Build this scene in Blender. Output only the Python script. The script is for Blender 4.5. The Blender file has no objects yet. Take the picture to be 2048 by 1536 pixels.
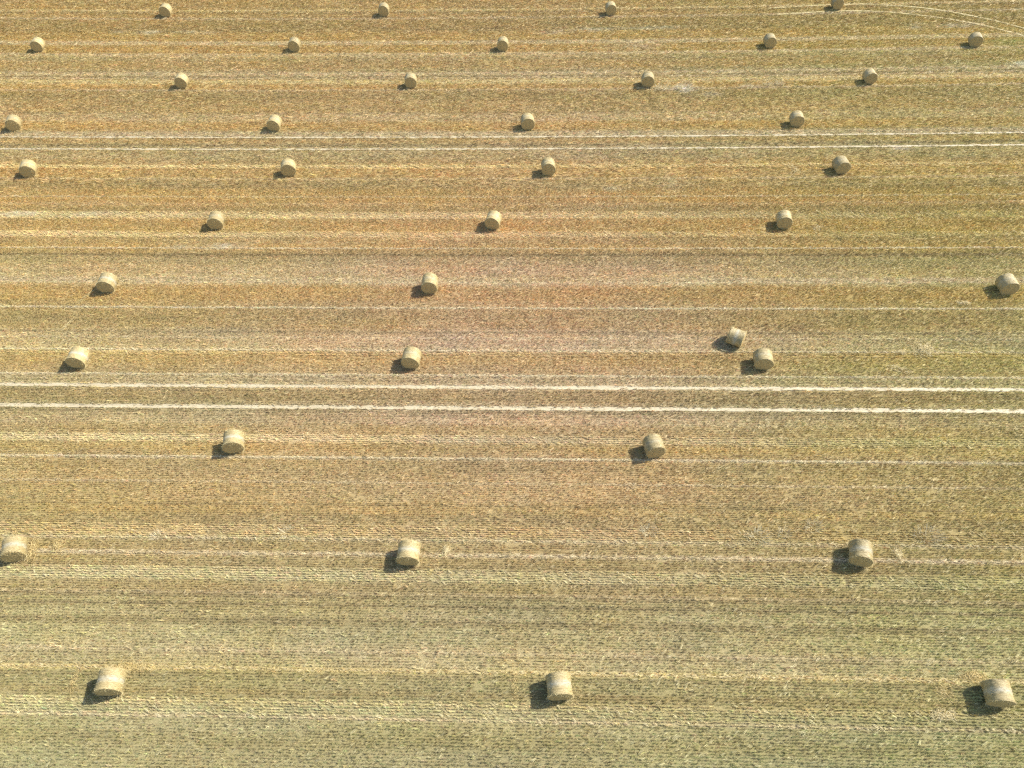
import bpy, math, random
import numpy as np
from mathutils import Matrix, Vector

rng = np.random.default_rng(7)
random.seed(7)
scene = bpy.context.scene
col = scene.collection

# ------------------------------------------------------------------ camera, sky, sun, exposure
cam_data = bpy.data.cameras.new("camera")
cam = bpy.data.objects.new("camera", cam_data)
col.objects.link(cam)
cF, cR, cU = (0.0, 0.617428, -0.786628), (0.99958, -0.022802, -0.017897), (0.028987, 0.786297, 0.617168)
cam.matrix_world = Matrix(((cR[0], cU[0], -cF[0], 0), (cR[1], cU[1], -cF[1], 0), (cR[2], cU[2], -cF[2], 40.0), (0, 0, 0, 1)))
cam_data.sensor_width = 36
cam_data.lens = 24.388
cam_data.clip_start = 0.5
cam_data.clip_end = 6000
scene.camera = cam

SUN_AZ, SUN_EL = math.radians(72), math.radians(44)
world = bpy.data.worlds.new("World")
scene.world = world
world.use_nodes = True
wn = world.node_tree
wn.nodes.clear()
w_out = wn.nodes.new("ShaderNodeOutputWorld")
w_bg = wn.nodes.new("ShaderNodeBackground")
w_sky = wn.nodes.new("ShaderNodeTexSky")
w_sky.sky_type = 'NISHITA'
w_sky.sun_disc = False
w_sky.sun_elevation = SUN_EL
w_sky.sun_rotation = SUN_AZ
w_bg.inputs[1].default_value = 0.12
wn.links.new(w_sky.outputs[0], w_bg.inputs[0])
wn.links.new(w_bg.outputs[0], w_out.inputs[0])

sun_data = bpy.data.lights.new("sun", 'SUN')
sun_data.energy = 4.5
sun_data.angle = math.radians(0.5)
sun_data.color = (1.0, 0.955, 0.88)
sun = bpy.data.objects.new("sun", sun_data)
col.objects.link(sun)
sdir = Vector((math.sin(SUN_AZ) * math.cos(SUN_EL), math.cos(SUN_AZ) * math.cos(SUN_EL), math.sin(SUN_EL)))
sun.rotation_euler = sdir.to_track_quat('Z', 'Y').to_euler()
sun.location = sdir * 200

scene.view_settings.view_transform = 'Standard'
scene.view_settings.look = 'None'
scene.view_settings.gamma = 1
scene.view_settings.exposure = 0.9
scene.cycles.use_denoising = False
scene.cycles.filter_width = 1.2

# ------------------------------------------------------------------ helpers
def tag(o, label=None, cat=None, group=None, kind=None):
    if label: o['label'] = label
    if cat: o['category'] = cat
    if group: o['group'] = group
    if kind: o['kind'] = kind
    return o

def mesh_np(name, verts, faces, mat=None, smooth=False, uv=None, attrs=None):
    me = bpy.data.meshes.new(name)
    me.from_pydata(np.asarray(verts, float).tolist(), [], np.asarray(faces).tolist() if not isinstance(faces, list) else faces)
    if mat: me.materials.append(mat)
    if smooth: me.polygons.foreach_set('use_smooth', [True] * len(me.polygons))
    if uv is not None:
        lay = me.uv_layers.new(name="UVMap")
        li = np.empty(len(me.loops), int)
        me.loops.foreach_get('vertex_index', li)
        lay.data.foreach_set('uv', np.asarray(uv, np.float32)[li].ravel())
    for an, (typ, arr) in (attrs or {}).items():
        a = me.attributes.new(an, typ, 'POINT')
        key = 'color' if typ == 'FLOAT_COLOR' else ('vector' if typ == 'FLOAT_VECTOR' else 'value')
        a.data.foreach_set(key, np.asarray(arr, np.int32 if typ == 'INT' else np.float32).ravel())
    me.update()
    return me

def link(name, me, parent=None, loc=None):
    o = bpy.data.objects.new(name, me)
    col.objects.link(o)
    if parent: o.parent = parent
    if loc: o.location = loc
    return o

def empty(name, loc, rz=0.0):
    o = bpy.data.objects.new(name, None)
    o.empty_display_size = 0.3
    col.objects.link(o)
    o.location = loc
    o.rotation_euler = (0, 0, rz)
    return o

def lerp(a, b, t): return a + (b - a) * t
def hash2(i, j, seed):
    h = (i.astype(np.int64) * 374761393 + j.astype(np.int64) * 668265263 + seed * 1442695041) & 0x7fffffff
    h = ((h ^ (h >> 13)) * 1274126177) & 0x7fffffff
    h = ((h ^ (h >> 15)) * 915488749) & 0x7fffffff
    return ((h ^ (h >> 12)) & 0xffff) / 65535.0
def vnoise(x, y, seed=0):
    xi, yi = np.floor(x), np.floor(y)
    fx, fy = x - xi, y - yi
    fx, fy = fx * fx * (3 - 2 * fx), fy * fy * (3 - 2 * fy)
    a, b = hash2(xi, yi, seed), hash2(xi + 1, yi, seed)
    c, d = hash2(xi, yi + 1, seed), hash2(xi + 1, yi + 1, seed)
    return lerp(lerp(a, b, fx), lerp(c, d, fx), fy)
def fbm(x, y, seed=0, n=3):
    s, w, t = 0, 1.0, 0
    for k in range(n):
        s = s + w * vnoise(x * 2 ** k, y * 2 ** k, seed + 17 * k); t += w; w *= .55
    return s / t

def blades(c, d, length, width, side=None, taper=.5):
    """thin straws: centre-base c, direction d (unit), length, width -> quads"""
    n = len(c)
    if side is None:
        r = rng.normal(size=(n, 3))
        side = np.cross(d, r)
    side = side / (np.linalg.norm(side, axis=1, keepdims=True) + 1e-9)
    w = (width * .5)[:, None]
    tip = c + d * length[:, None]
    v = np.stack([c - side * w, c + side * w, tip + side * w * taper, tip - side * w * taper], 1).reshape(-1, 3)
    f = np.arange(4 * n).reshape(n, 4)
    return v, f
def unit(a): return a / (np.linalg.norm(a, axis=1, keepdims=True) + 1e-9)

# field frame: v counts metres across the drill rows, x runs (nearly) along them; rows bend very slightly
ROW_B, ROW_C0, ROW_C1 = -0.04362285, -0.10721226e-3, 0.16252953e-3 / 40
def row_y(x, v): return v + ROW_B * x + (ROW_C0 + ROW_C1 * v) * x * x
def row_v(x, y): return (y - ROW_B * x - ROW_C0 * x * x) / (1 + ROW_C1 * x * x)
ROW_ANG = math.atan(ROW_B)

# v of the bands measured down the middle of the field: (start v, colour key)
CF, CRt, CUp = np.array(cF), np.array(cR), np.array(cU)
def ground_at(px, py):
    d = CF + (px - 1024) / 1387.4 * CRt - (py - 768) / 1387.4 * CUp
    t = -40.0 / d[2]
    return d[0] * t, d[1] * t
def v_mid(py):
    x, y = ground_at(1024, py)
    return float(row_v(x, y))

# straw colours (how bleached, golden or grey each combine swath's residue is)
COL = {'G': (.59, .415, .165), 'O': (.605, .41, .165), 'T': (.55, .40, .195), 'B': (.465, .345, .160),
       'P': (.70, .57, .34), 'K': (.65, .505, .305), 'E': (.525, .425, .245), 'N': (.58, .50, .285),
       'W': (.80, .71, .48), 'Y': (.72, .58, .27), 'D': (.26, .20, .10), 'M': (.50, .42, .215)}
BANDS = [(-80, 'T'), (26, 'T'), (38, 'B'), (62, 'G'), (80, 'P'), (86, 'G'), (105, 'P'), (112, 'E'), (120, 'T'), (136, 'E'), (145, 'P'), (152, 'T'),
         (160, 'P'), (166, 'O'), (178, 'T'), (182, 'B'), (200, 'T'), (225, 'K'), (243, 'O'), (258, 'T'), (262, 'E'), (276, 'T'), (286, 'E'),
         (302, 'E'), (318, 'T'), (328, 'G'), (335, 'O'), (350, 'G'), (360, 'B'), (378, 'G'), (397, 'O'), (412, 'B'), (424, 'P'), (437, 'O'), (455, 'G'), (464, 'P'), (474, 'T'),
         (488, 'G'), (500, 'B'), (513, 'E'), (530, 'K'), (548, 'P'), (572, 'O'), (602, 'T'), (622, 'B'), (645, 'T'), (658, 'K'), (690, 'P'), (702, 'G'), (730, 'T'), (748, 'P'),
         (779, 'T'), (792, 'B'), (804, 'E'), (826, 'K'), (850, 'T'), (872, 'P'), (887, 'G'), (905, 'T'), (925, 'B'), (945, 'T'), (1005, 'G'), (1030, 'B'), (1055, 'T'),
         (1075, 'M'), (1085, 'B'), (1117, 'B'), (1140, 'N'), (1166, 'B'), (1195, 'M'), (1224, 'N'), (1240, 'M'), (1256, 'N'), (1290, 'P'), (1340, 'Y'), (1352, 'M'),
         (1384, 'B'), (1398, 'M'), (1410, 'N'), (1421, 'N'), (1440, 'N'), (1470, 'M'), (1500, 'N'), (1600, 'M')]
band_v = np.array([v_mid(b[0]) for b in BANDS])[::-1]
band_c = np.array([COL[b[1]] for b in BANDS])[::-1]
band_c = band_c * .60 + np.array([.555, .425, .215]) * .40
band_c = band_c * np.array([1.0, 1.03, .93])
# pale straw lines and dark gaps: (py, width m, colour, strength)
LINES = [(20, .28, 'Y', .8), (24.5, .18, 'D', .35), (36, .22, 'P', .6), (84, .3, 'P', .5), (88, .12, 'W', .35), (108, .3, 'P', .5), (147, .3, 'P', .6), (153, .16, 'D', .55), (156, .16, 'P', .6), (163, .40, 'Y', .95),
         (180, .16, 'P', .55), (226, .10, 'D', .3), (268, .35, 'P', .6), (291, .2, 'D', .5), (333, .22, 'Y', .7), (358, .14, 'P', .5), (394, .07, 'W', .5), (409, .2, 'P', .3),
         (497.5, .07, 'W', .8), (511, .14, 'D', .6), (561, .28, 'P', .7), (566, .1, 'W', .3), (617, .075, 'W', .95), (666, .10, 'D', .4), (677, .08, 'W', .3), (702, .07, 'W', .55), (752, .09, 'W', .7), (757, .1, 'D', .35), (764, .1, 'D', .4),
         (785, .09, 'D', .5), (792, .09, 'D', .4), (799, .08, 'D', .4), (826, .09, 'D', .5), (834, .08, 'D', .3), (919, .09, 'W', .75), (968, .08, 'P', .55), (1013, .08, 'D', .4), (1083, .12, 'P', .5), (1112.5, .14, 'P', .9), (1136, .07, 'D', .3),
         (1192, .07, 'P', .4), (1198, .08, 'D', .55), (1215, .10, 'D', .6), (1247, .08, 'D', .55), (1254, .07, 'D', .45), (1308, .08, 'P', .5), (1316, .07, 'D', .4), (1346, .11, 'Y', .8), (1358, .08, 'D', .4), (1413, .12, 'Y', .4), (1442, .1, 'P', .5)]
LINE_V = [(v_mid(a), w, np.array(COL[c]), s) for a, w, c, s in LINES]
# chalky or weedy spots lying in the field: x, y, rx, ry, colour, strength
SPOTS = [(19.7, 71.6, .9, .7, (.86, .82, .69), .95), (17.4, 71.75, 1.2, .45, (.77, .71, .53), .55), (27.0, 71.8, 1.1, .35, (.77, .71, .53), .5), (22.5, 70.3, .9, .5, (.72, .66, .49), .5), (30, 71.9, .5, .4, (.79, .73, .57), .6), (29, 71.9, .5, .3, (.79, .73, .57), .6),
         (-43.9, 88.4, 1.5, .5, (.70, .64, .45), .6), (-47.5, 88.8, 1.2, .4, (.70, .64, .45), .5), (-39, 88.2, 1.6, .4, (.70, .64, .45), .5), (-36, 87.8, .9, .4, (.70, .64, .45), .5), (55.1, 84.1, 2.6, .5, (.69, .65, .47), .6), (49.5, 84.2, 1.0, .5, (.70, .65, .48), .5),
         (6.1, 85.4, 1.6, .5, (.70, .65, .48), .5), (11, 85.8, 2.4, .5, (.66, .63, .44), .5), (18, 85.8, 4, .4, (.66, .65, .46), .5), (58.3, 74.8, 1.3, .6, (.80, .755, .60), .7), (61, 74.6, 2.0, .6, (.80, .755, .60), .8), (-28.4, 47.8, 1.2, .35, (.74, .68, .52), .4), (-24.8, 47.7, 1.4, .35, (.74, .68, .52), .6),
         (38.8, 59.4, .7, .3, (.82, .765, .60), .8), (-45, 53.1, 1.8, .3, (.78, .73, .55), .6), (-38, 52.8, 2.0, .3, (.76, .71, .5), .5), (16, 81.5, 3.2, 1.1, (.66, .56, .36), .45), (15.5, 55.0, .6, 1.4, (.70, .60, .36), .4), (10, 54.2, .9, .4, (.72, .68, .5), .4),
         (33.8, 31.9, 4.5, .55, (.47, .46, .16), .35), (24, 32.0, 5, .6, (.50, .46, .15), .4), (40, 31.6, 4, .5, (.47, .47, .16), .32), (20, 30.8, 3, .4, (.46, .44, .14), .3), (59, 79.8, 2.2, .9, (.40, .43, .13), .65), (26, 25.3, 6, .4, (.46, .44, .15), .35), (53, 75.6, 4, .6, (.44, .45, .18), .35),
         (8, 51.5, 4, .35, (.68, .56, .32), .35), (-18, 41.5, 4, .9, (.62, .40, .15), .35), (6, 42.4, 6, .6, (.66, .44, .2), .4), (30, 22.0, 5, .8, (.45, .37, .17), .4), (14, 20.5, 8, .8, (.47, .40, .20), .4)]

def field_color(x, y, rowkey=None):
    v = row_v(x, y)
    vv = v + (fbm(x / 9., v / 3., 5) - .5) * .35 * np.clip(v / 40, .3, 1)       # the swath edges wander a little
    i = np.clip(np.searchsorted(band_v, vv, side='left'), 0, len(band_v) - 1)
    c = band_c[i].copy()
    # soften the borders
    j = np.clip(i + 1, 0, len(band_v) - 1)
    t = np.clip(1 - (band_v[i] - vv) / (.28 + .004 * v), 0, 1)[:, None] * .5
    # band i lies below band_v[i]; next band above
    c = c * (1 - t) + band_c[j] * t
    # wide patches, partly lens colour shading painted into the tint: redder in the middle of the field, yellower left, darker and greener towards the near and right margin
    r = np.hypot((x - 1) / 20, (y - 36) / 17)
    warm = np.exp(-r * r)[:, None]
    c = c * (1 + warm * np.array([.08, .0, .19]))
    left = np.clip(-x / 55, 0, 1)[:, None]
    c = c * (1 + left * np.array([.03, .04, .0]))
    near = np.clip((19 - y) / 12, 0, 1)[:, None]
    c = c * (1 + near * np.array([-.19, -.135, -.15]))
    right = np.clip((x - 6) / 30, 0, 1)[:, None]
    c = c * (1 + right * np.array([-.08, -.03, -.20]))
    far = np.clip((y - 68) / 25, 0, 1)[:, None]
    c = c * (1 + far * np.array([-.02, -.04, -.10]))
    up = np.clip((y - 34) / 14, 0, 1)[:, None]
    c = c * (1 + up * np.array([.035, -.015, -.05]))
    # streaks along the rows and loose blotches
    s = .45 * (fbm(x / 14., v / .55, 11) - .5) + .35 * (fbm(x / 3.2, v / .9, 23) - .5) + .35 * (fbm(x / 1.1, v / .7, 31, 2) - .5)
    c = c * (1 + (.46 - .16 * np.clip((y - 35) / 25, 0, 1)) * s)[:, None]
    h = (fbm(x / 5., v / 1.6, 41) - .5)[:, None]
    c = c * (1 + h * np.array([.05, -.01, -.20]))
    g = (fbm(x / 7. + 50, v / 2.2, 47) - .5)[:, None]
    c = c * (1 + g * np.array([-.07, .02, -.05]))
    for lv, w, lc, st in LINE_V:
        d = np.abs(v - lv)
        m = d < w * 1.6
        if m.any():
            a = np.clip(1.6 - d[m] / w, 0, 1) * st * (.6 + .6 * fbm(x[m] / 2.2, v[m] * 3, 61, 2))
            a = np.clip(a, 0, 1)[:, None]
            c[m] = c[m] * (1 - a) + lc * a
    for sx, sy, rx, ry, sc, st in SPOTS:
        m = (np.abs(x - sx) < rx * 2.4) & (np.abs(y - sy) < ry * 2.4)
        if m.any():
            q = np.exp(-((x[m] - sx) / rx) ** 2 - ((y[m] - sy) / ry) ** 2)
            q = np.clip(q * 1.3 * (fbm(x[m] * 2.6, y[m] * 3.2, 71) * 1.9 - .25), 0, 1) * st
            c[m] = c[m] * (1 - q[:, None]) + np.array(sc) * q[:, None]
    return np.clip(c, .01, .92)

TRACK_V = [63.36, 61.25, 31.08, 29.18]
TRACK_W = [.28, .28, .33, .33]
CURVED = [[(33.5, 90.13), (38.5, 90.45), (43.37, 90.55), (46.92, 90.3), (52.0, 89.22), (55.95, 87.47), (59.57, 85.24), (62.26, 83.01), (66, 79.5), (72, 73)],
          [(33.98, 88.42), (39, 88.72), (44.09, 88.75), (48.51, 88.0), (53.19, 86.44), (55.79, 85.25), (58.18, 83.8), (61.38, 81.19), (64.5, 78), (70, 71.8)]]

# ------------------------------------------------------------------ materials
def new_mat(name):
    m = bpy.data.materials.new(name)
    m.use_nodes = True
    nt = m.node_tree
    b = nt.nodes['Principled BSDF']
    return m, nt, b
def N(nt, typ, **kw):
    n = nt.nodes.new(typ)
    for k, v in kw.items():
        if hasattr(n, k): setattr(n, k, v)
    return n
def mixc(nt, typ, fac, a, b):
    n = nt.nodes.new('ShaderNodeMix'); n.data_type = 'RGBA'; n.blend_type = typ
    for s, v in ((0, fac), (6, a), (7, b)):
        if isinstance(v, bpy.types.NodeSocket): nt.links.new(v, n.inputs[s])
        elif s == 0: n.inputs[0].default_value = v
        else: n.inputs[s].default_value = (*v, 1) if len(v) == 3 else v
    return n.outputs[2]
def ramp(nt, inp, stops):
    r = nt.nodes.new('ShaderNodeValToRGB')
    e = r.color_ramp.elements
    while len(e) > 1: e.remove(e[-1])
    e[0].position, e[0].color = stops[0][0], (*stops[0][1], 1)
    for p, c in stops[1:]:
        q = e.new(p); q.color = (*c, 1)
    nt.links.new(inp, r.inputs[0])
    return r.outputs[0]
def noise(nt, vec, scale, detail=3, rough=.6):
    n = nt.nodes.new('ShaderNodeTexNoise')
    n.inputs['Scale'].default_value = scale
    n.inputs['Detail'].default_value = detail
    n.inputs['Roughness'].default_value = rough
    if vec is not None: nt.links.new(vec, n.inputs['Vector'])
    return n.outputs[0]
def mapping(nt, vec, scale=(1, 1, 1), rot=(0, 0, 0)):
    m = nt.nodes.new('ShaderNodeMapping')
    m.inputs['Scale'].default_value = scale
    m.inputs['Rotation'].default_value = rot
    nt.links.new(vec, m.inputs['Vector'])
    return m.outputs[0]
def bump(nt, b, h, dist, strength=1.0):
    n = nt.nodes.new('ShaderNodeBump')
    n.inputs['Strength'].default_value = strength
    n.inputs['Distance'].default_value = dist
    nt.links.new(h, n.inputs['Height'])
    nt.links.new(n.outputs[0], b.inputs['Normal'])

# ground: chaff and chopped straw over brown loam, swath colours from the field, gaps between drill rows show soil
M_ground, nt, b = new_mat("stubble_soil")
att = N(nt, 'ShaderNodeAttribute'); att.attribute_name = 'tint'
uvn = N(nt, 'ShaderNodeUVMap'); uvn.uv_map = 'UVMap'
uv = uvn.outputs[0]
n1 = noise(nt, mapping(nt, uv, (1, 1.6, 1)), 9, 4, .7)
n2 = noise(nt, mapping(nt, uv, (1, 2.2, 1), (0, 0, .5)), 4.2, 3, .6)
soil = ramp(nt, noise(nt, uv, 2.3, 4), [(.3, (.105, .08, .042)), (.7, (.18, .135, .07))])
cover = ramp(nt, n1, [(.40, (0, 0, 0)), (.62, (1, 1, 1))])
litter = mixc(nt, 'MULTIPLY', 1.0, att.outputs['Color'], ramp(nt, n2, [(.3, (.44, .43, .39)), (.72, (.80, .80, .80))]))
cmix = mixc(nt, 'MIX', cover, mixc(nt, 'MIX', .3, soil, att.outputs['Color']), litter)
nt.links.new(cmix, b.inputs['Base Color'])
b.inputs['Roughness'].default_value = .9
b.inputs['Specular IOR Level'].default_value = .15
bump(nt, b, n1, .05, .8)

M_straw, nt, b = new_mat("standing_straw")
at = N(nt, 'ShaderNodeAttribute'); at.attribute_type = 'INSTANCER'; at.attribute_name = 'tint'
av = N(nt, 'ShaderNodeAttribute'); av.attribute_name = 'shade'
nt.links.new(mixc(nt, 'MULTIPLY', 1.0, at.outputs['Color'], av.outputs['Color']), b.inputs['Base Color'])
b.inputs['Roughness'].default_value = .55
b.inputs['Specular IOR Level'].default_value = .3

def straw_mat(name, c0, c1):
    m, nt, b = new_mat(name)
    av = N(nt, 'ShaderNodeAttribute'); av.attribute_name = 'shade'
    nt.links.new(ramp(nt, av.outputs['Fac'], [(0, c0), (1, c1)]), b.inputs['Base Color'])
    b.inputs['Roughness'].default_value = .55
    b.inputs['Specular IOR Level'].default_value = .3
    return m
M_loose = straw_mat("loose_straw", (.44, .345, .14), (.70, .59, .32))
M_heap = straw_mat("heaped_straw", (.56, .45, .20), (.84, .72, .43))
M_gold = straw_mat("golden_straw", (.46, .34, .13), (.70, .56, .26))
M_dead = straw_mat("dead_grass", (.54, .475, .28), (.82, .75, .53))

M_track, nt, b = new_mat("flattened_straw")
uvn = N(nt, 'ShaderNodeUVMap'); uvn.uv_map = 'UVMap'
uv = uvn.outputs[0]
na = noise(nt, mapping(nt, uv, (.8, 5, 1)), 7, 4, .65)
nb = noise(nt, mapping(nt, uv, (.25, 2, 1)), 1.6, 3, .6)
c = mixc(nt, 'MULTIPLY', 1.0, ramp(nt, na, [(.27, (.23, .18, .095)), (.42, (.39, .325, .195)), (.58, (.52, .45, .30)), (.75, (.62, .55, .39))]), ramp(nt, nb, [(.3, (.82, .80, .76)), (.65, (1.05, 1.05, 1.05))]))
nt.links.new(c, b.inputs['Base Color'])
b.inputs['Roughness'].default_value = .6
bump(nt, b, na, .03, .7)

M_path, nt, b = new_mat("turning_path_straw")
uvn = N(nt, 'ShaderNodeUVMap'); uvn.uv_map = 'UVMap'
na = noise(nt, mapping(nt, uvn.outputs[0], (.6, 4, 1)), 5, 4, .65)
nt.links.new(ramp(nt, na, [(.3, (.25, .20, .085)), (.5, (.38, .305, .13)), (.72, (.46, .38, .175))]), b.inputs['Base Color'])
b.inputs['Roughness'].default_value = .7

# bale side: straw wound round and round under a thin translucent net, its sheen painted as a pale band where the net overlaps
def bale_side_mat(name, band):
    m, nt, b = new_mat(name)
    uvn = N(nt, 'ShaderNodeUVMap'); uvn.uv_map = 'UVMap'
    uv = uvn.outputs[0]
    geo = N(nt, 'ShaderNodeObjectInfo')
    loc = N(nt, 'ShaderNodeVectorMath'); loc.operation = 'ADD'
    nt.links.new(uv, loc.inputs[0])
    nt.links.new(geo.outputs['Location'], loc.inputs[1])
    s1 = noise(nt, mapping(nt, loc.outputs[0], (1.6, 26, 1)), 2.2, 5, .7)
    s2 = noise(nt, mapping(nt, loc.outputs[0], (2.4, 3.6, 1)), 2.4, 3, .6)
    base = ramp(nt, s1, [(.30, (.24, .175, .072)), (.5, (.455, .365, .17)), (.70, (.66, .55, .30))])
    base = mixc(nt, 'MULTIPLY', 1.0, base, ramp(nt, s2, [(.3, (.78, .74, .66)), (.66, (1.06, 1.06, 1.06))]))
    s3 = noise(nt, mapping(nt, loc.outputs[0], (1, 1.6, 1)), 15, 3, .7)
    base = mixc(nt, 'MULTIPLY', 1.0, base, ramp(nt, s3, [(.32, (.70, .67, .60)), (.6, (1.1, 1.1, 1.1))]))
    sep = N(nt, 'ShaderNodeSeparateXYZ'); nt.links.new(uv, sep.inputs[0])
    # sheen of the overlapping net, painted into the base colour
    ab = N(nt, 'ShaderNodeMath'); ab.operation = 'ABSOLUTE'; nt.links.new(sep.outputs[1], ab.inputs[0])
    sheen_f = ramp(nt, ab.outputs[0], [(.0, (.75, .75, .75)), (.07, (.5, .5, .5)), (.22, (0, 0, 0))])
    mu = N(nt, 'ShaderNodeMath'); mu.operation = 'MULTIPLY'; nt.links.new(sheen_f, mu.inputs[0]); nt.links.new(s2, mu.inputs[1])
    mu2 = N(nt, 'ShaderNodeMath'); mu2.operation = 'MULTIPLY'; nt.links.new(mu.outputs[0], mu2.inputs[0]); mu2.inputs[1].default_value = band * 1.1
    base = mixc(nt, 'MIX', mu2.outputs[0], base, (.56, .57, .49))
    # net threads
    wv = N(nt, 'ShaderNodeTexWave'); wv.wave_type = 'BANDS'; wv.bands_direction = 'Y'
    wv.inputs['Scale'].default_value = 6.5; wv.inputs['Distortion'].default_value = .8
    nt.links.new(uv, wv.inputs['Vector'])
    base = mixc(nt, 'MULTIPLY', .35, base, ramp(nt, wv.outputs[0], [(.2, (.72, .70, .66)), (.6, (1, 1, 1))]))
    vr = N(nt, 'ShaderNodeMapRange'); vr.inputs[3].default_value = .80; vr.inputs[4].default_value = 1.08
    nt.links.new(geo.outputs['Random'], vr.inputs[0])
    base = mixc(nt, 'MULTIPLY', 1.0, base, vr.outputs[0])
    nt.links.new(base, b.inputs['Base Color'])
    b.inputs['Roughness'].default_value = .48
    b.inputs['Specular IOR Level'].default_value = .45
    bump(nt, b, s1, .03, .9)
    return m
M_side = bale_side_mat("net_wrapped_straw", .45)
M_side_sheen = bale_side_mat("net_wrapped_straw_sheen", 1.0)

M_end, nt, b = new_mat("coiled_straw_end")
uvn = N(nt, 'ShaderNodeUVMap'); uvn.uv_map = 'UVMap'      # u = angle*turns, v = radius
uv = uvn.outputs[0]
e1 = noise(nt, mapping(nt, uv, (1.2, 22, 1)), 2.0, 5, .7)
tc = N(nt, 'ShaderNodeTexCoord')
e2 = noise(nt, tc.outputs['Object'], 14, 4, .7)
base = ramp(nt, e1, [(.3, (.25, .17, .066)), (.5, (.50, .365, .15)), (.72, (.70, .55, .26))])
base = mixc(nt, 'MULTIPLY', 1.0, base, ramp(nt, e2, [(.3, (.62, .60, .56)), (.65, (1.1, 1.1, 1.1))]))
nt.links.new(base, b.inputs['Base Color'])
b.inputs['Roughness'].default_value = .8
bump(nt, b, e2, .05, 1.0)

# ------------------------------------------------------------------ setting: the ground
gx = np.concatenate([[-3000, -1200, -500, -250, -150], np.arange(-100, 100.1, .8), [150, 250, 500, 1200, 3000]])
gv = np.concatenate([[-2500, -800, -250, -80, -25], np.arange(-4, 112, .1), [125, 160, 250, 600, 1500, 4000]])
X, V = np.meshgrid(gx, gv)
Xc = np.clip(X, -150, 150)
Y = V + ROW_B * X + (ROW_C0 + ROW_C1 * np.clip(V, -20, 130)) * Xc * Xc
Z = (fbm(X.ravel() / 1.2, V.ravel() / .5, 3) - .5).reshape(X.shape) * .05
Z = np.where((np.abs(X) < 101) & (V > -5) & (V < 113), Z, 0)
# wheel ruts are pressed a few centimetres into the soil
for tv, tw in zip(TRACK_V, TRACK_W):
    Z -= .05 * np.exp(-((V - tv) / (tw * .5)) ** 4)
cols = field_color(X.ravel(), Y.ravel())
nx, nv = len(gx), len(gv)
idx = np.arange(nx * nv).reshape(nv, nx)
faces = np.stack([idx[:-1, :-1], idx[:-1, 1:], idx[1:, 1:], idx[1:, :-1]], -1).reshape(-1, 4)
me = mesh_np("ground", np.stack([X, Y, Z], -1).reshape(-1, 3), faces, M_ground, True,
             uv=np.stack([X, V], -1).reshape(-1, 2),
             attrs={'tint': ('FLOAT_COLOR', np.concatenate([cols, np.ones((len(cols), 1))], 1))})
tag(link("ground", me), kind='structure')

# wheel tracks: flattened pale straw lying in the ruts
def strip(name, xs, vs_or_pts, width, mat, z0, curved=False):
    if curved:
        P = np.array(vs_or_pts, float)
        t = np.linspace(0, len(P) - 1, 160)
        def cr(k):
            i = np.clip(t.astype(int), 0, len(P) - 2); f = t - i
            p0, p1, p2, p3 = P[np.clip(i - 1, 0, None), k], P[i, k], P[i + 1, k], P[np.clip(i + 2, None, len(P) - 1), k]
            return .5 * (2 * p1 + (p2 - p0) * f + (2 * p0 - 5 * p1 + 4 * p2 - p3) * f ** 2 + (3 * p1 - p0 - 3 * p2 + p3) * f ** 3)
        cx, cy = cr(0), cr(1)
        d = unit(np.stack([np.gradient(cx), np.gradient(cy)], 1)); nrm = np.stack([-d[:, 1], d[:, 0]], 1)
        s = np.concatenate([[0], np.cumsum(np.hypot(np.diff(cx), np.diff(cy)))])
    else:
        cx = xs; cy = row_y(xs, vs_or_pts); nrm = np.tile([[0., 1.]], (len(xs), 1)); s = xs
    prof = np.array([-.5, -.3, -.1, .1, .3, .5])
    hz = np.array([.010, -.004, -.012, -.010, -.002, .012])
    n = len(cx)
    wob = .75 + .5 * fbm(s / 1.7, s * 0 + vs_or_pts if not curved else s * 0, 5)
    wl = 1 + .5 * (fbm(s / .6, s * 0 + 3.3, 8) - .5)
    vs, us = [], []
    for k in range(6):
        off = prof[k] * width * wob * (wl if k in (0, 5) else 1)
        off = off + .06 * (fbm(s / 6, s * 0 + 9, 19) - .5)
        z = z0 + hz[k] + (fbm(s / .5, s * 0 + k, 4) - .5) * .012
        vs.append(np.stack([cx + nrm[:, 0] * off, cy + nrm[:, 1] * off, z], 1)); us.append(np.stack([s, off], 1))
    vs = np.stack(vs, 1).reshape(-1, 3); us = np.stack(us, 1).reshape(-1, 2)
    ii = np.arange(n * 6).reshape(n, 6)
    f = np.stack([ii[:-1, :-1], ii[1:, :-1], ii[1:, 1:], ii[:-1, 1:]], -1).reshape(-1, 4)
    return tag(link(name, mesh_np(name, vs, f, mat, True, uv=us)), kind='structure')
for tv, tw in zip(TRACK_V, TRACK_W):
    strip("wheel_track", np.arange(-100, 100.1, .25), tv, tw, M_track, .005)
for c in CURVED:
    strip("wheel_track", None, c, .34, M_path, .032, True)

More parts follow.
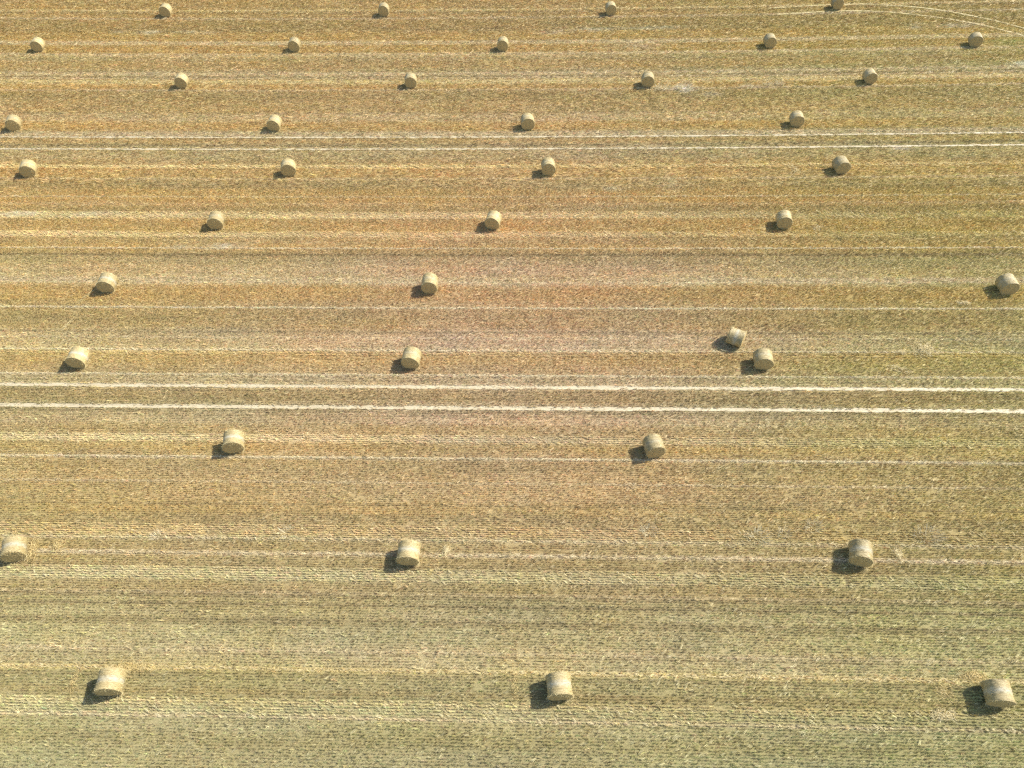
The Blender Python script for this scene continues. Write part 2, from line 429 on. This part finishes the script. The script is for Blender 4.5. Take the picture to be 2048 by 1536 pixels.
# ------------------------------------------------------------------ stubble (uncountable): short straw tufts instanced along every drill row
def stub_variant(k, long=False):
    n = 27
    cl = rng.uniform(-.12, .12, 4)
    x = np.where(rng.random(n) < .65, cl[rng.integers(0, 4, n)] + rng.normal(0, .014, n), rng.uniform(-.125, .125, n))
    y = rng.normal(0, .013, n)
    base = np.stack([x, y, np.full(n, -.03)], 1)
    d = unit(np.stack([rng.normal(.46, .22, n), rng.normal(0, .13, n), np.ones(n)], 1))
    L = rng.uniform(.11, .19, n) + .03
    w = rng.uniform(.006, .010, n)
    v, f = blades(base, d, L, w, taper=.8)
    sh = np.repeat(rng.uniform(.72, 1.2, n), 4)
    m = 9
    base2 = np.stack([rng.uniform(-.12, .12, m), rng.normal(0, .02, m), rng.uniform(.0, .06, m)], 1)
    d2 = unit(np.stack([rng.normal(.9, .6, m), rng.normal(.1, .22, m), rng.uniform(.05, .6, m)], 1))
    v2, f2 = blades(base2, d2, rng.uniform(.08, .20, m), rng.uniform(.007, .013, m), taper=.5)
    sh2 = np.repeat(rng.uniform(.85, 1.3, m), 4)
    V_ = np.concatenate([v, v2]); F_ = np.concatenate([f, f2 + len(v)])
    s = np.concatenate([sh, sh2])
    return mesh_np("stubble_tuft", V_, F_, M_straw, attrs={'shade': ('FLOAT_COLOR', np.stack([s, s, s, s * 0 + 1], 1))})
def litter_variant(k):
    n = 16
    c = np.stack([rng.normal(0, .04, n), rng.normal(0, .028, n), rng.uniform(.06, .13, n)], 1)
    a = rng.normal(.50, .20, n)
    d = unit(np.stack([np.cos(a), np.sin(a), rng.normal(.25, .22, n)], 1))
    L = rng.uniform(.14, .34, n)
    v, f = blades(c - d * L[:, None] / 2, d, L, rng.uniform(.006, .012, n), taper=.7)
    s = np.repeat(rng.uniform(.8, 1.2, n), 4)
    return mesh_np("straw_wisp", v, f, M_straw, attrs={'shade': ('FLOAT_COLOR', np.stack([s, s, s, s * 0 + 1], 1))})

def scatter(name, pts, rot, scl, tint, var, variants, label, cat):
    me = bpy.data.meshes.new(name)
    me.vertices.add(len(pts))
    me.vertices.foreach_set('co', np.asarray(pts, np.float32).ravel())
    for an, typ, key, arr in (('rot', 'FLOAT_VECTOR', 'vector', rot), ('scl', 'FLOAT_VECTOR', 'vector', scl), ('tint', 'FLOAT_COLOR', 'color', np.concatenate([tint, np.ones((len(tint), 1))], 1)), ('var', 'INT', 'value', var)):
        a = me.attributes.new(an, typ, 'POINT')
        a.data.foreach_set(key, np.asarray(arr, np.int32 if typ == 'INT' else np.float32).ravel())
    me.materials.append(M_straw)
    o = link(name, me)
    tag(o, label, cat, kind='stuff')
    g = bpy.data.node_groups.new(name + "_scatter", 'GeometryNodeTree')
    g.interface.new_socket('Geometry', in_out='INPUT', socket_type='NodeSocketGeometry')
    g.interface.new_socket('Geometry', in_out='OUTPUT', socket_type='NodeSocketGeometry')
    gi, go = g.nodes.new('NodeGroupInput'), g.nodes.new('NodeGroupOutput')
    iop = g.nodes.new('GeometryNodeInstanceOnPoints')
    g2i = g.nodes.new('GeometryNodeGeometryToInstance')
    for vm in variants:
        src = bpy.data.objects.new(vm.name, vm)
        oi = g.nodes.new('GeometryNodeObjectInfo')
        oi.inputs['Object'].default_value = src
        g.links.new(oi.outputs['Geometry'], g2i.inputs[0])
    def na(nm, dt):
        n = g.nodes.new('GeometryNodeInputNamedAttribute'); n.data_type = dt; n.inputs[0].default_value = nm
        return n.outputs['Attribute']
    g.links.new(gi.outputs[0], iop.inputs['Points'])
    g.links.new(g2i.outputs[0], iop.inputs['Instance'])
    iop.inputs['Pick Instance'].default_value = True
    g.links.new(na('var', 'INT'), iop.inputs['Instance Index'])
    g.links.new(na('rot', 'FLOAT_VECTOR'), iop.inputs['Rotation'])
    g.links.new(na('scl', 'FLOAT_VECTOR'), iop.inputs['Scale'])
    g.links.new(iop.outputs[0], go.inputs[0])
    mod = o.modifiers.new("scatter", 'NODES')
    mod.node_group = g
    return o

def half_range(v):   # what the photograph can see, plus a margin for a step to the side
    return -(24 + .435 * v) - 6, (23.5 + .47 * v) + 6

curve_pts = np.concatenate([np.array(c) for c in CURVED])
def dist_curve(x, y):
    d = np.full(len(x), 99.)
    m = (x > 28) & (y > 68)
    if m.any():
        for c in CURVED:
            P = np.array(c)
            for a, b_ in zip(P[:-1], P[1:]):
                ab = b_ - a
                t = np.clip(((x[m] - a[0]) * ab[0] + (y[m] - a[1]) * ab[1]) / (ab @ ab), 0, 1)
                d[m] = np.minimum(d[m], np.hypot(x[m] - a[0] - t * ab[0], y[m] - a[1] - t * ab[1]))
    return d
def dist_track(v):
    return np.min(np.abs(v[:, None] - np.array(TRACK_V)[None]), 1)

BACK = [(424, 440), (463, 477), (330, 338), (872, 890), (1055, 1085), (1138, 1168), (1404, 1446), (700, 712)]     # swath edges combed the other way
BACK_V = [(v_mid(b_), v_mid(a)) for a, b_ in BACK]
def comb_back(v):
    m = np.zeros(len(v), bool)
    for a, b_ in BACK_V: m |= (v > a) & (v < b_)
    return m

BALES = [(-42.686, 92.963, 0.022), (-55.698, 84.743, 0.092), (-35.867, 75.206, 0.044), (-51.393, 67.553, 0.254), (-46.524, 59.34, 0.218), (-14.753, 91.365, -0.021), (-24.575, 82.886, -0.001), (0.097, 81.544, -0.089), (-10.209, 73.869, 0.046), (-23.776, 66.091, -0.057), (-20.942, 58.197, 0.141), (13.676, 89.881, 0.019), (15.806, 72.607, -0.093), (2.38, 64.991, 0.073), (4.063, 57.077, -0.003), (41.828, 89.629, -0.031), (31.153, 80.494, -0.051), (54.536, 79.307, -0.241), (39.858, 71.946, -0.03), (29.731, 64.049, -0.111), (31.71, 56.053, 0.053), (-26.063, 50.499, 0.049), (-33.197, 42.754, 0.022), (-32.656, 34.615, -0.036), (-1.232, 49.378, -0.226), (-6.465, 41.548, -0.035), (-7.442, 33.619, -0.126), (24.271, 48.329, -0.124), (18.534, 32.527, -0.13), (39.738, 39.52, -0.051), (-19.108, 26.578, 0.157), (-30.977, 19.104, 0.295), (-6.572, 18.093, -0.045), (9.398, 25.241, 0.15), (20.604, 17.234, -0.306), (-22.322, 11.073, 0.056), (2.064, 10.181, 0.045), (25.183, 9.198, -0.136), (17.04, 34.774, 1.047)]
bxy = np.array(BALES)
def under_bale(x, y):
    m = np.zeros(len(x), bool)
    for bx_, by_, bw in BALES:
        k = (np.abs(x - bx_) < 1.2) & (np.abs(y - by_) < 1.2)
        if k.any():
            dx, dy = x[k] - bx_, y[k] - by_
            l = -math.sin(bw) * dx + math.cos(bw) * dy
            t = math.cos(bw) * dx + math.sin(bw) * dy
            m[k] |= (np.abs(l) < .5) & (np.abs(t) < .45)
    return m

PX, PV, PS = [], [], []
v = 2.0
while v < 108:
    step = .25 if v < 55 else .5
    a, b_ = half_range(v)
    n = int((b_ - a) / step)
    x = a + (np.arange(n) + rng.random(n) * .6) * step
    PX.append(x); PV.append(np.full(n, v) + rng.normal(0, .008, n) + .03 * (fbm(x / 4, x * 0 + v, 77) - .5)); PS.append(np.full(n, step / .25))
    v += .15
PX, PV, PS = map(np.concatenate, (PX, PV, PS))
PY = row_y(PX, PV)
keep = (dist_track(PV) > .04 + .20 * vnoise(PX / .3, PV * 3 + 2, 9)) & (dist_curve(PX, PY) > .05 + .15 * vnoise(PX / .4, PV * 3, 12)) & ~under_bale(PX, PY)
gap = fbm(PX / .55, PV / .15, 91, 2)
keep &= (gap > .235) | (rng.random(len(PX)) < .3)
PX, PV, PS, PY, gap = PX[keep], PV[keep], PS[keep], PY[keep], gap[keep]
n = len(PX)
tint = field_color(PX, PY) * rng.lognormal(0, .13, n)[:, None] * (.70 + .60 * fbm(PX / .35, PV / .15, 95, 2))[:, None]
tint *= 1 + rng.normal(0, .05, (n, 3))
flip = comb_back(PV) ^ (rng.random(n) < .06)
rotz = ROW_ANG + flip * math.pi + rng.normal(0, .18, n)
hs = rng.uniform(.65, 1.15, n) * (.70 + .5 * gap)
rot = np.stack([rng.normal(0, .08, n), rng.normal(0, .10, n), rotz], 1)
scl = np.stack([PS * rng.uniform(.9, 1.15, n), rng.uniform(.8, 1.3, n) * np.sqrt(PS), hs], 1)
stubs = [stub_variant(k) for k in range(10)]
scatter("stubble", np.stack([PX, PY, np.zeros(n)], 1), rot, scl, np.clip(tint, .01, .95), rng.integers(0, 10, n), stubs,
        "pale golden cereal stubble standing in straight drill rows over the whole field", "stubble")
print("stubble tufts", n)

# loose straw wisps lying slantwise over the rows
LX, LV = [], []
v = 2.0
while v < 108:
    a, b_ = half_range(v)
    dens = 6.5 if v < 28 else (4.5 if v < 50 else 3.2)
    dv = 1.0
    k = int((b_ - a) * dv * dens)
    LX.append(rng.uniform(a, b_, k)); LV.append(rng.uniform(v, v + dv, k)); v += dv
for lv, w, lc, st in LINE_V:                          # extra straw on the pale lines
    if lc[0] > .65 and 2 < lv < 106:
        a, b_ = half_range(lv)
        k = int((b_ - a) * 3.0 * st)
        LX.append(rng.uniform(a, b_, k)); LV.append(rng.normal(lv, w * .45, k))
nline = sum(map(len, LX))
LROW = [np.zeros(nline, bool)]
for py, k_m, sd in ((497.5, 5, .03), (617, 7, .03), (752, 5, .04), (919, 11, .03), (968, 3, .05), (1083, 4, .06), (1112.5, 12, .045), (1346, 9, .05), (163, 6, .12), (20, 4, .1)):   # thin raised lines where two passes meet
    lv = v_mid(py)
    a, b_ = half_range(lv)
    k = int((b_ - a) * k_m)
    x = rng.uniform(a, b_, k)
    LX.append(x); LV.append(lv + rng.normal(0, sd, k) + .05 * (fbm(x / 2.5, x * 0 + py, 5) - .5)); LROW.append(np.ones(k, bool))
for tv, tw in zip(TRACK_V, TRACK_W):                  # trampled straw fraying the wheel tracks' edges
    a, b_ = half_range(tv)
    k = int((b_ - a) * 9)
    LX.append(rng.uniform(a, b_, k)); LV.append(tv + np.where(rng.random(k) < .5, -1, 1) * (tw * .5 + .02) + rng.normal(0, .07, k)); LROW.append(np.ones(k, bool))
LROW = np.concatenate(LROW)
LX, LV = np.concatenate(LX), np.concatenate(LV)
LY = row_y(LX, LV)
dens = fbm(LX / 1.6, LV / .8, 111)
keep = (LROW | (dens + rng.normal(0, .12, len(LX)) > .42)) & ~under_bale(LX, LY) & (LROW | (dist_track(LV) > .16) | (rng.random(len(LX)) < .5))
LX, LV, LY, LROW = LX[keep], LV[keep], LY[keep], LROW[keep]
n = len(LX)
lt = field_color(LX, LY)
pale = np.where(LROW, .60, .27)[:, None]
lt = (lt * (1 - pale) + pale * np.array([.76, .65, .40])) * rng.lognormal(.03, .12, n)[:, None]
farw = np.clip((LV - 45) / 40, 0, 1)
flip = comb_back(LV)
rz = ROW_ANG + np.where(LROW, -.42, np.where(flip, math.pi - 1.0, 0)) + rng.normal(0, .22, n)
s = rng.uniform(.55, 1.05, n) * (1 + .5 * farw)
scatter("loose_straw", np.stack([LX, LY, rng.uniform(-.02, .04, n)], 1), np.stack([rng.normal(0, .1, n), rng.normal(0, .1, n), rz], 1),
        np.stack([s, np.where(LROW, s * .6, s), s * np.where(LROW, .5, .8)], 1), np.clip(lt, .02, .95), rng.integers(0, 8, n), [litter_variant(k) for k in range(8)],
        "loose pale straw wisps lying slantwise across the stubble rows", "straw")
print("wisps", n)

# ------------------------------------------------------------------ round bales
R, L = .673, 1.13
def bale_parts(seed, pinch, band, shag):
    r_ = np.random.default_rng(seed)
    na, ntt = 80, 26
    ang = np.linspace(0, 2 * math.pi, na, endpoint=False)
    tt = np.linspace(-.5, .5, ntt)
    sag = .958
    def radius(a, t):
        e = np.abs(t) * 2
        prof = 1 - pinch * (1 - e ** 2) + .012 * e ** 6
        prof = np.where(e > .93, prof - .05 * ((e - .93) / .07) ** 2, prof)
        lump = (fbm(np.cos(a) * 1.6 + 5, np.sin(a) * 1.6 + t * 3.5, seed) - .5) * .075 + (fbm(np.cos(a) * 6 + 9, np.sin(a) * 6 + t * 20, seed + 3) - .5) * .03
        return R * (prof + lump)
    def place(a, rr, y):
        x, z = rr * np.sin(a) * 1.0, rr * np.cos(a)
        z = z + R * sag
        z = np.where(z < .02, .02 + (z - .02) * .15, z)       # flattened where it sits on the ground
        x = x * (1 + .03 * np.clip(1 - z / R, 0, 1))
        return np.stack([x, y, z - .0], -1)
    A, T = np.meshgrid(ang, tt)
    P = place(A, radius(A.ravel(), T.ravel()).reshape(A.shape), T * L)
    i = np.arange(na * ntt).reshape(ntt, na)
    f = np.stack([i[:-1], np.roll(i, -1, 1)[:-1], np.roll(i, -1, 1)[1:], i[1:]], -1).reshape(-1, 4)
    # a UV per vertex: arc length and position along the bale (seam lies underneath)
    uv = np.stack([(np.abs(((A + math.pi) % (2 * math.pi)) - math.pi)) * R, T * L], -1).reshape(-1, 2)
    side = mesh_np("net_wrap", P.reshape(-1, 3), f, M_side_sheen if band else M_side, True, uv=uv)
    ends = []
    for s in (-1, 1):
        nr = 15
        rad = np.linspace(0, 1, nr)[1:][::-1]
        vs, us = [], []
        edge = radius(ang, np.full(na, s * .5))
        for q in rad:
            rr = edge * q
            bulge = .045 * (1 - q ** 2.5) + (fbm(np.cos(ang) * q * 7 + 20, np.sin(ang) * q * 7, seed + 9 + s) - .5) * .05 * (1 if q < .99 else 0) + .008 * np.sin(q * 60 + ang)
            y = s * (L / 2 + np.where(q > .99, -.002, bulge))
            vs.append(place(ang, rr, y)); us.append(np.stack([np.abs(((ang + math.pi) % (2 * math.pi)) - math.pi) * .8, np.full(na, q * R) + ang * .006], 1))
        vs = np.concatenate(vs + [place(np.zeros(1), np.zeros(1), np.array([s * (L / 2 + .04)]))])
        us = np.concatenate(us + [np.zeros((1, 2))])
        k = np.arange(na * (nr - 1)).reshape(nr - 1, na)
        ff = np.stack([k[:-1], np.roll(k, -1, 1)[:-1], np.roll(k, -1, 1)[1:], k[1:]], -1).reshape(-1, 4)
        if s > 0: ff = ff[:, ::-1]
        fl = ff.tolist()
        c = na * (nr - 1)
        for j in range(na):
            a_, b_ = k[-1, j], k[-1, (j + 1) % na]
            fl.append([a_, b_, c] if s < 0 else [b_, a_, c])
        ends.append(mesh_np("straw_end", vs, fl, M_end, True, uv=us))
    # straws sticking out of the wrap and round both rims
    n1_, n2_, n3_ = int(260 * shag), int(330 * shag), 160
    a = np.concatenate([r_.uniform(-2.2, 2.2, n1_), r_.uniform(-2.5, 2.5, n2_)])
    t = np.concatenate([r_.uniform(-.47, .47, n1_), np.where(r_.random(n2_) < .5, -1, 1) * r_.uniform(.45, .5, n2_)])
    c = place(a, radius(a, t) + .004, t * L)
    tang = np.stack([np.cos(a), a * 0, -np.sin(a)], 1)
    rad_ = np.stack([np.sin(a), a * 0, np.cos(a)], 1)
    axd = np.zeros((len(a), 3)); axd[:, 1] = np.sign(t)
    k = np.concatenate([np.zeros(n1_), np.ones(n2_)])[:, None]
    sg = np.where(r_.random(len(a)) < .5, -1, 1)[:, None]
    d = unit(tang * sg * (1 - .55 * k) * r_.uniform(.4, 1, (len(a), 1)) + rad_ * r_.uniform(.02, .30, (len(a), 1)) * (1 + .9 * k) + axd * k * r_.uniform(-.3, .8, (len(a), 1)) + r_.normal(0, .18, (len(a), 3)) * (1 - .3 * k))
    Ls = r_.uniform(.06, .20, len(a)) * (1 - .35 * k[:, 0])
    v1, f1 = blades(c, d, Ls, r_.uniform(.005, .011, len(a)), taper=.6)
    # ends: short straws poking out of the coil
    q, aa = np.sqrt(r_.uniform(0, .9, n3_)), r_.uniform(-2.6, 2.6, n3_)
    ss = np.where(r_.random(n3_) < .5, -1, 1)
    c3 = place(aa, q * R, ss * (L / 2 + .03))
    d3 = unit(np.stack([np.cos(aa), ss * r_.uniform(.2, .9, n3_), -np.sin(aa)], 1) + r_.normal(0, .4, (n3_, 3)))
    v3, f3 = blades(c3, d3, r_.uniform(.05, .14, n3_), r_.uniform(.005, .010, n3_), taper=.6)
    vv = np.concatenate([v1, v3]); vv[:, 2] = np.maximum(vv[:, 2], .01)
    # crushed straw lying round the foot of the bale
    n4 = int(230 * shag)
    ex, ey = r_.uniform(-.62, .62, n4), r_.uniform(-.72, .72, n4)
    onx = r_.random(n4) < .5
    ex = np.where(onx, np.sign(ex) * (.38 + np.abs(r_.normal(0, .12, n4))), ex)
    ey = np.where(~onx, np.sign(ey) * (.55 + np.abs(r_.normal(0, .11, n4))), ey)
    a4 = r_.uniform(0, 2 * math.pi, n4)
    d4 = unit(np.stack([np.cos(a4), np.sin(a4), r_.normal(.1, .3, n4)], 1))
    v4, f4 = blades(np.stack([ex, ey, r_.uniform(.03, .17, n4)], 1), d4, r_.uniform(.1, .28, n4), r_.uniform(.006, .012, n4), taper=.6)
    vv = np.concatenate([vv, v4]); vv[:, 2] = np.maximum(vv[:, 2], .01)
    ff = np.concatenate([f1, f3 + len(v1), f4 + len(v1) + len(v3)])
    sh = np.repeat(r_.random(len(a) + n3_ + n4), 4)
    stray = mesh_np("stray_straw", vv, ff, M_loose, attrs={'shade': ('FLOAT_COLOR', np.stack([sh] * 3 + [sh * 0 + 1], 1))})
    return side, ends, stray

VARIANTS = [bale_parts(101, .030, False, 1.0), bale_parts(102, .018, False, .8), bale_parts(103, .045, True, 1.2),
            bale_parts(104, .035, True, 1.5), bale_parts(105, .010, False, .9), bale_parts(106, .055, True, 1.3)]
PROTO = {}
def copy_tree(o, loc, rz):
    c = o.copy(); col.objects.link(c)
    c.location = loc; c.rotation_euler = (0, 0, rz)
    for ch in o.children:
        k = ch.copy(); col.objects.link(k); k.parent = c
    return c
def bale(var, x, y, w, label):
    if var not in PROTO:
        side, ends, stray = VARIANTS[var]
        o = empty("round_bale", (x, y, 0), w)
        link("net_wrap", side, o)
        for e in ends: link("straw_end", e, o)
        tag(link("stray_straw", stray, o), kind='stuff')
        PROTO[var] = o
    else:
        o = copy_tree(PROTO[var], (x, y, 0), w)
    q = random.Random(int(abs(x * 100 + y)))
    o.scale = (q.uniform(.96, 1.04), q.uniform(.95, 1.05), q.uniform(.96, 1.04))
    tag(o, label, "straw bale", "round straw bales dropped in rows across the stubble field")
    return o
BL = {
 0: "round straw bale in the farthest row, leftmost of its four",
 5: "round straw bale in the farthest row, second of its four from the left",
 11: "round straw bale in the farthest row, third of its four from the left",
 15: "round straw bale cut off by the photo's top edge, beside the curving wheel track",
 1: "round straw bale leftmost in the second row from the top, near the left edge",
 6: "round straw bale second from the left in the second row from the top",
 7: "round straw bale in the middle of the five bales in the second row",
 16: "round straw bale fourth from the left in the second row from the top",
 17: "turned round straw bale rightmost in the second row, below the curving wheel track",
 2: "round straw bale leftmost of the four in the third row from the top",
 8: "round straw bale second from the left in the third row from the top",
 12: "round straw bale just left of the white chalky patch in the third row",
 18: "round straw bale rightmost of the four in the third row from the top",
 3: "round straw bale at the photo's left edge, just beyond the upper pair of white tracks",
 9: "round straw bale second from left just beyond the upper pair of white tracks",
 13: "round straw bale third from left just beyond the upper pair of white tracks",
 19: "round straw bale rightmost of the row just beyond the upper pair of white tracks",
 4: "round straw bale at far left just below the upper pair of white tracks",
 10: "round straw bale second from left just below the upper pair of white tracks",
 14: "round straw bale third from left just below the upper pair of white tracks",
 20: "round straw bale rightmost of the row just below the upper pair of white tracks",
 21: "round straw bale leftmost of the three in the sixth row from the top",
 24: "round straw bale in the middle of the three in the sixth row",
 27: "round straw bale rightmost of the three in the sixth row from the top",
 22: "round straw bale with a thin straw trail running from its left side",
 25: "round straw bale near mid-field, middle of the three in the seventh row",
 29: "round straw bale alone at the photo's right edge, in the seventh row",
 23: "round straw bale leftmost in the row just above the lower pair of white tracks",
 26: "round straw bale middle of the row just above the lower pair of white tracks",
 28: "round straw bale showing its end, right beside the bale lying crosswise",
 38: "round straw bale lying crosswise with its wrapped side to the viewer, right of centre",
 30: "round straw bale left of centre in the row just below the lower white tracks",
 33: "turned round straw bale right of centre in the row just below the lower white tracks",
 31: "shaggy round straw bale touching the photo's left edge in the lower field",
 32: "round straw bale with pale painted net sheen, middle of the second nearest row",
 34: "turned round straw bale rightmost of the second nearest row, straw wisps on its right",
 35: "shaggy round straw bale at the left of the nearest row, bluish-white painted net sheen",
 36: "round straw bale in the middle of the nearest row, bright painted sheen across it",
 37: "large turned round straw bale in the bottom right corner, nearest row",
}
VAR = {35: 3, 36: 5, 37: 5, 31: 3, 32: 2, 34: 5, 30: 2, 33: 1, 38: 2, 23: 2, 22: 2}
for i, (x, y, w) in enumerate(BALES):
    var = VAR.get(i, [0, 1, 4, 0, 4, 1][i % 6])
    bale(var, x, y, w, BL[i])

# ------------------------------------------------------------------ spilled straw and dead grass tufts
def straw_heap(name, label, cat, x, y, rx, ry, h, n, mat, direction=None, spread=1.5, rz=0.0, group=None, lenr=(.12, .35)):
    c = np.stack([np.clip(rng.normal(0, .48, n), -.85, .85) * rx, np.clip(rng.normal(0, .48, n), -.85, .85) * ry], 1)
    hh = h * np.exp(-(c[:, 0] / rx) ** 2 * 2 - (c[:, 1] / ry) ** 2 * 2)
    z = .05 + rng.random(n) ** .6 * hh
    a = rng.uniform(0, 2 * math.pi, n) if direction is None else rng.normal(direction, spread * .3, n)
    d = unit(np.stack([np.cos(a), np.sin(a), rng.normal(.05, .28, n)], 1))
    Ls = rng.uniform(*lenr, n)
    v, f = blades(np.column_stack([c, z]) - d * Ls[:, None] / 2, d, Ls, rng.uniform(.007, .014, n), taper=.7)
    v[:, 2] = np.maximum(v[:, 2], .0)
    ca, sa = math.cos(rz), math.sin(rz)
    v[:, :2] = v[:, :2] @ np.array([[ca, sa], [-sa, ca]])
    s = np.repeat(rng.random(n), 4)
    o = link(name, mesh_np(name, v, f, mat, attrs={'shade': ('FLOAT_COLOR', np.stack([s] * 3 + [s * 0 + 1], 1))}), loc=(x, y, 0))
    return tag(o, label, cat, group)
GH = "small heaps of spilled straw on the stubble"
straw_heap("straw_heap", "largest pale spilled straw heap, right of the two neighbouring bales above the lower tracks", "straw heap", 31.0, 33.5, 1.0, .75, .22, 900, M_heap, group=GH)
straw_heap("straw_heap", "small pale straw heap just left of the largest spilled heap", "straw heap", 29.2, 33.3, .45, .25, .15, 200, M_heap, group=GH)
straw_heap("straw_heap", "loose straw scatter reaching the upper edge of the lower white tracks at right", "straw heap", 28.6, 31.7, 1.0, .35, .10, 260, M_heap, .3, rz=-.5, group=GH)
straw_heap("straw_heap", "pale low straw heap below and left of the bottom right corner bale", "straw heap", 22.2, 8.35, .75, .30, .14, 520, M_heap, group=GH)
straw_heap("straw_heap", "golden straw strands left of the bottom right corner bale's shadow", "straw heap", 22.7, 9.5, .55, .65, .10, 330, M_gold, -.6, rz=.0, group=GH)
straw_heap("straw_heap", "straw fluff heaped against the far side of the bottom right corner bale", "straw heap", 24.6, 10.25, .8, .30, .18, 420, M_gold, group=GH)
straw_heap("straw_heap", "small straw clump on the pale line right of the middle bale, second nearest row", "straw heap", -4.35, 18.4, .28, .45, .16, 200, M_heap, group=GH)
straw_heap("straw_heap", "small straw clump just right of the rightmost bale in the second nearest row", "straw heap", 23.1, 17.3, .35, .55, .15, 260, M_heap, group=GH)
straw_heap("straw_heap", "small golden straw clump right of the shaggy bale at the left edge", "straw heap", -28.7, 19.5, .40, .40, .18, 230, M_gold, group=GH)
straw_heap("straw_heap", "thin straw clump left of the rightmost bale below the upper white tracks", "straw heap", 27.6, 56.4, .5, .8, .18, 160, M_heap, group=GH)
straw_heap("straw_heap", "pale straw scrap in the sixth row, right of its rightmost bale", "straw heap", 27.3, 47.8, .7, .5, .14, 160, M_heap, group=GH)
straw_heap("straw_heap", "flat pale straw flake left of the rightmost bale's shadow in the seventh row", "straw heap", 36.0, 38.2, .55, .25, .12, 240, M_heap, group=GH)
straw_heap("straw_heap", "golden straw strip across the rows left of the middle nearest bale", "straw heap", -.35, 10.5, .22, .9, .05, 190, M_gold, group=GH)
straw_heap("straw_heap", "golden straw strip across the rows left of the shaggy nearest bale", "straw heap", -24.75, 11.2, .22, .9, .05, 140, M_gold, group=GH)
straw_heap("straw_heap", "golden straw scattered round the far side of the shaggy nearest bale", "straw heap", -21.5, 12.0, 1.1, .30, .12, 380, M_gold, group=GH)
straw_heap("straw_heap", "straw scattered right along the pale line beside the shaggy left edge bale", "straw heap", -30.2, 19.3, .35, .8, .2, 320, M_gold, group=GH)
straw_heap("straw_heap", "pale straw flake ahead of the shadow of the rightmost bale, second nearest row", "straw heap", 18.6, 18.5, .7, .12, .08, 130, M_gold, 0.0, group=GH)
straw_heap("straw_heap", "pale straw scraps below the rightmost bale of the second row from the top", "straw heap", 46.5, 77.6, .9, .35, .15, 160, M_heap, group=GH)
straw_heap("straw_trail", "upper piece of the thin curved straw trail by the left seventh-row bale", "straw trail", -34.9, 41.9, .18, 1.0, .08, 120, M_loose, 1.2, .6, rz=-.55, lenr=(.2, .4))
straw_heap("straw_trail", "lower piece of the thin straw trail, below the fine white line", "straw trail", -35.3, 38.6, .14, 1.3, .08, 130, M_loose, 1.3, .6, rz=-.35, lenr=(.2, .4))

def grass_tuft(label, x, y, r, h, n):
    a = rng.uniform(0, 2 * math.pi, n)
    q = np.sqrt(rng.random(n)) * r
    c = np.stack([np.cos(a) * q * 1.3, np.sin(a) * q * .8, np.zeros(n)], 1)
    d = unit(np.stack([np.cos(a) * rng.uniform(.2, 1.2, n), np.sin(a) * rng.uniform(.2, 1.2, n), rng.uniform(.5, 1.2, n)], 1))
    v, f = blades(c, d, rng.uniform(.6, 1.25, n) * h, rng.uniform(.010, .018, n), taper=.3)
    s = np.repeat(rng.random(n), 4)
    o = link("dead_grass_tuft", mesh_np("dead_grass_tuft", v, f, M_dead, attrs={'shade': ('FLOAT_COLOR', np.stack([s] * 3 + [s * 0 + 1], 1))}), loc=(x, y, 0))
    return tag(o, label, "grass tuft", "bleached dead grass tufts left standing in the stubble")
grass_tuft("bleached dead grass tuft midway between middle and right bales, second nearest row", 8.3, 19.35, .35, .38, 150)
grass_tuft("wide bleached dead grass tuft left of the right bale, second nearest row", 14.95, 18.75, .55, .42, 240)
grass_tuft("smaller dead grass tuft just right of the wide bleached tuft in the lower field", 16.6, 18.9, .3, .34, 110)
grass_tuft("dead grass tuft behind the right bale of the second nearest row, on its left", 18.6, 19.3, .4, .36, 150)
grass_tuft("broad dead grass tuft right of the right bale of the second nearest row", 25.4, 18.5, .65, .42, 280)
grass_tuft("whitest spiky grass tuft in the far field, right of a third-row bale", 19.7, 71.65, .6, .6, 300)
grass_tuft("pale spiky dead grass tuft touching the third-row bale's right side", 17.4, 71.8, .6, .5, 220)
grass_tuft("left one of two tiny pale grass tufts along the third bale row", 28.9, 71.95, .3, .45, 120)
grass_tuft("right one of two tiny pale grass tufts along the third bale row", 30.2, 71.95, .3, .5, 130)
grass_tuft("small dead grass tuft up and left of the middle bale in the second nearest row", -14.5, 20.0, .4, .34, 130)
grass_tuft("dead grass tuft alone in the left part of the second nearest bale row's strip", -22.6, 20.0, .3, .34, 110)
